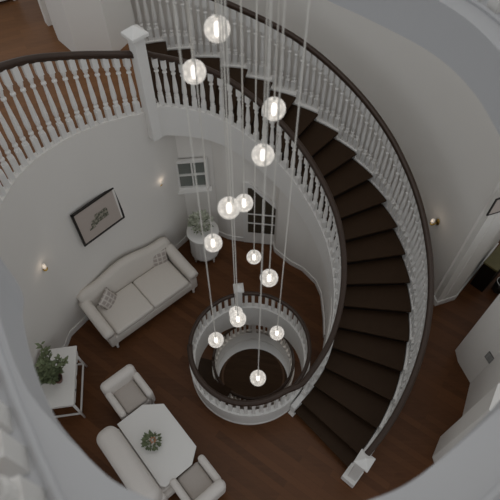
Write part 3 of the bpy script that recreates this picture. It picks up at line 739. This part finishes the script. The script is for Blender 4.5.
def leaves(bm, base, n, spread, height, size, seed, up=.5, rmin=0):
    rnd = random.Random(seed)
    for i in range(n):
        a = rnd.uniform(0, 2*PI); r = spread*math.sqrt(rnd.uniform(rmin, 1)); z = height*(1-.6*(r/spread)**2)*rnd.uniform(.35, 1)
        p = Vector(base)+Vector((r*math.cos(a), r*math.sin(a), z)); d = Vector((math.cos(a), math.sin(a), up*rnd.uniform(-.4, 1.6))).normalized()
        s = d.cross(Vector((rnd.uniform(-.5, .5), rnd.uniform(-.5, .5), 1))).normalized(); L_ = size*rnd.uniform(.7, 1.25); w_ = L_*.28; nn = s.cross(d)*L_*.12
        v = [bm.verts.new(q) for q in (p, p+d*L_*.45+s*w_+nn, p+d*L_, p+d*L_*.45-s*w_+nn)]; m_ = bm.verts.new(p+d*L_*.5)
        bm.faces.new((v[0], v[1], m_)); bm.faces.new((v[1], v[2], m_)); bm.faces.new((v[2], v[3], m_)); bm.faces.new((v[3], v[0], m_))
cpn = G(151.5, 441, .6)
pl = thing('table_plant', 'small green plant with peach flowers in a bowl on the white table', 'plant', (cpn.x, cpn.y, .505))
bm = bmesh.new(); lathe(bm, [(.035, 0), (.05, .02), (.055, .06), (.048, .06)], 20); obj('bowl', bm, M['paint'], pl, True)
bm = bmesh.new(); leaves(bm, (0, 0, .04), 95, .11, .12, .065, 3, .5); obj('foliage', bm, M['leaf'], pl)
bm = bmesh.new()
for i in range(6):
    a = i*1.1; bmesh.ops.create_icosphere(bm, subdivisions=2, radius=.016, matrix=Matrix.Translation((.03+.035*math.cos(a), -.0+.035*math.sin(a), .155)))
obj('flower', bm, M['peach'], pl, True)

# console table with plant, left
ct = thing('console_table', 'white console table with drawers against the left wall', 'table', (-3.005, 2.99, 0), math.radians(8))
bm = bmesh.new(); box(bm, .57, .97, .03, (0, 0, .735)); obj('tabletop', bm, M['paint'], ct, bevel=.006)
bm = bmesh.new(); box(bm, .52, .90, .13, (0, 0, .654)); obj('apron', bm, M['paint'], ct)
for yy in (-.22, .22):
    bm = bmesh.new(); box(bm, .014, .38, .10, (.266, yy, .652)); dr_ = obj('drawer', bm, M['paint'], ct, bevel=.004)
    bm = bmesh.new(); bmesh.ops.create_icosphere(bm, subdivisions=2, radius=.013, matrix=Matrix.Translation((.284, yy, .652))); obj('knob', bm, M['black'], dr_, True)
for sx in (-1, 1):
    for sy_ in (-1, 1):
        bm = bmesh.new(); tube(bm, [(sx*.22, sy_*.41, .6), (sx*.235, sy_*.42, .3), (sx*.26, sy_*.44, 0)], [.025, .02, .016], 8); obj('leg', bm, M['paint'], ct, True)
bm = bmesh.new()
for sy_ in (-1, 1): box(bm, .46, .025, .025, (0, sy_*.425, .16))
for sx in (-1, 1): box(bm, .025, .85, .025, (sx*.24, 0, .16))
obj('stretcher', bm, M['paint'], ct)
pq = G(58, 379, .82)
pp2 = thing('potted_plant', 'leafy green plant in a terracotta pot on the white console table', 'potted plant', (pq.x, pq.y, .75))
bm = bmesh.new(); lathe(bm, [(.05, 0), (.075, .10), (.082, .12), (.07, .12), (.065, .10)], 20); obj('pot', bm, M['terra'], pp2, True)
bm = bmesh.new(); lathe(bm, [(.066, .10), (.066, .108)], 20); obj('soil', bm, M['soil'], pp2)
bm = bmesh.new(); sb = bmesh.new(); rnd = random.Random(5)
for i in range(22):
    a = rnd.uniform(0, 2*PI); rr = rnd.uniform(.08, .34); h = rnd.uniform(.3, .75)
    pts = [Vector((0, 0, .1)).lerp(Vector((-.05+rr*math.cos(a), rr*math.sin(a)-.0, .1+h)), t)+Vector((0, 0, .08*math.sin(PI*t))) for t in (0, .25, .5, .75, 1)]
    tube(sb, pts, .004, 5)
    for j in range(26):
        t = .25+.75*j/25; k = min(3, int(t*4)); p = pts[k].lerp(pts[k+1], t*4-k); an = rnd.uniform(0, 2*PI)
        d = Vector((math.cos(an), math.sin(an), rnd.uniform(-.1, .7))).normalized(); s = d.cross(Vector((0, 0, 1))).normalized(); L_ = rnd.uniform(.06, .10)
        v = [bm.verts.new(q) for q in (p, p+d*L_*.45+s*L_*.26, p+d*L_, p+d*L_*.45-s*L_*.26)]; bm.faces.new(v)
obj('stem', sb, M['stem'], pp2); obj('foliage', bm, M['leaf'], pp2)

# round fluted cabinet with flowers
cb = thing('round_cabinet', 'round fluted white cabinet on short legs in the far corner', 'cabinet', (-.88, 5.80, 0))
bm = bmesh.new(); lathe(bm, [(.27, .14), (.275, .18), (.265, .2), (.265, .70), (.275, .72), (.28, .74)], 72, flute=.004, nfl=24); obj('body', bm, M['paint'], cb, True)
bm = bmesh.new(); lathe(bm, [(.29, .74), (.30, .75), (.30, .77), (.29, .78)], 48); obj('cabinet_top', bm, M['paint'], cb, True)
for i in range(4):
    a = PI/4+i*PI/2; c_, s_ = math.cos(a), math.sin(a)
    bm = bmesh.new(); tube(bm, [(.22*c_, .22*s_, .15), (.25*c_, .25*s_, .08), (.23*c_, .23*s_, .03), (.25*c_, .25*s_, 0)], [.03, .022, .014, .02], 8); obj('leg', bm, M['paint'], cb, True)
pv = G(202, 226, .82)
fv = thing('flower_vase', 'pale flowers and leaves in a small vase on the round white cabinet', 'flowers', (-.90, 5.80, .78))
bm = bmesh.new(); lathe(bm, [(.035, 0), (.055, .03), (.06, .07), (.04, .11), (.045, .125)], 20); obj('vase', bm, mat('grey_green_vase', (.25, .24, .17), .4), fv, True)
bm = bmesh.new(); leaves(bm, (0, 0, .14), 240, .19, .34, .07, 9, .6); obj('foliage', bm, M['leaf2'], fv)
bm = bmesh.new(); leaves(bm, (0, 0, .11), 90, .18, .2, .06, 12, .6); obj('leaves', bm, M['leaf'], fv)

# beyond the doorway at right
cc = thing('side_cabinet', 'low dark cabinet with an olive green top beyond the right doorway', 'cabinet', (4.48, 5.22, 0), math.radians(44))
bm = bmesh.new(); box(bm, .56, .26, .74, (0, 0, .37)); obj('body', bm, M['riser'], cc)
bm = bmesh.new(); box(bm, .62, .28, .04, (0, 0, .76)); obj('cabinet_top', bm, M['olive'], cc, bevel=.005)
pb = G(503, 283, .25)
bn = thing('round_bin', 'round black bin with a pale rim on the dark floor at the right edge', 'bin', (pb.x, pb.y, 0))
bm = bmesh.new(); lathe(bm, [(.09, 0), (.115, .02), (.12, .28), (.11, .28), (.105, .03)], 24); obj('body', bm, M['black'], bn, True)
bm = bmesh.new(); lathe(bm, [(.11, .281), (.122, .281), (.122, .292), (.11, .292), (.11, .281)], 24, caps=False); obj('rim', bm, M['paint'], bn, True)

# white chest on the upper floor, top left
q = G(8, 12, ZA)
ch = thing('white_chest', 'white chest on the upper hall floor at the top left corner', 'chest', (q.x-.42, q.y+.32, ZA), math.radians(30))
bm = bmesh.new(); box(bm, .9, .45, .5, (0, 0, .3)); obj('body', bm, M['paint'], ch, bevel=.008)
bm = bmesh.new(); box(bm, .96, .5, .04, (0, 0, .571)); obj('lid', bm, M['paint'], ch, bevel=.008)
for x in (-.4, .4):
    for y in (-.18, .18):
        bm = bmesh.new(); box(bm, .05, .05, .05, (x, y, .025)); obj('foot', bm, M['paint'], ch)
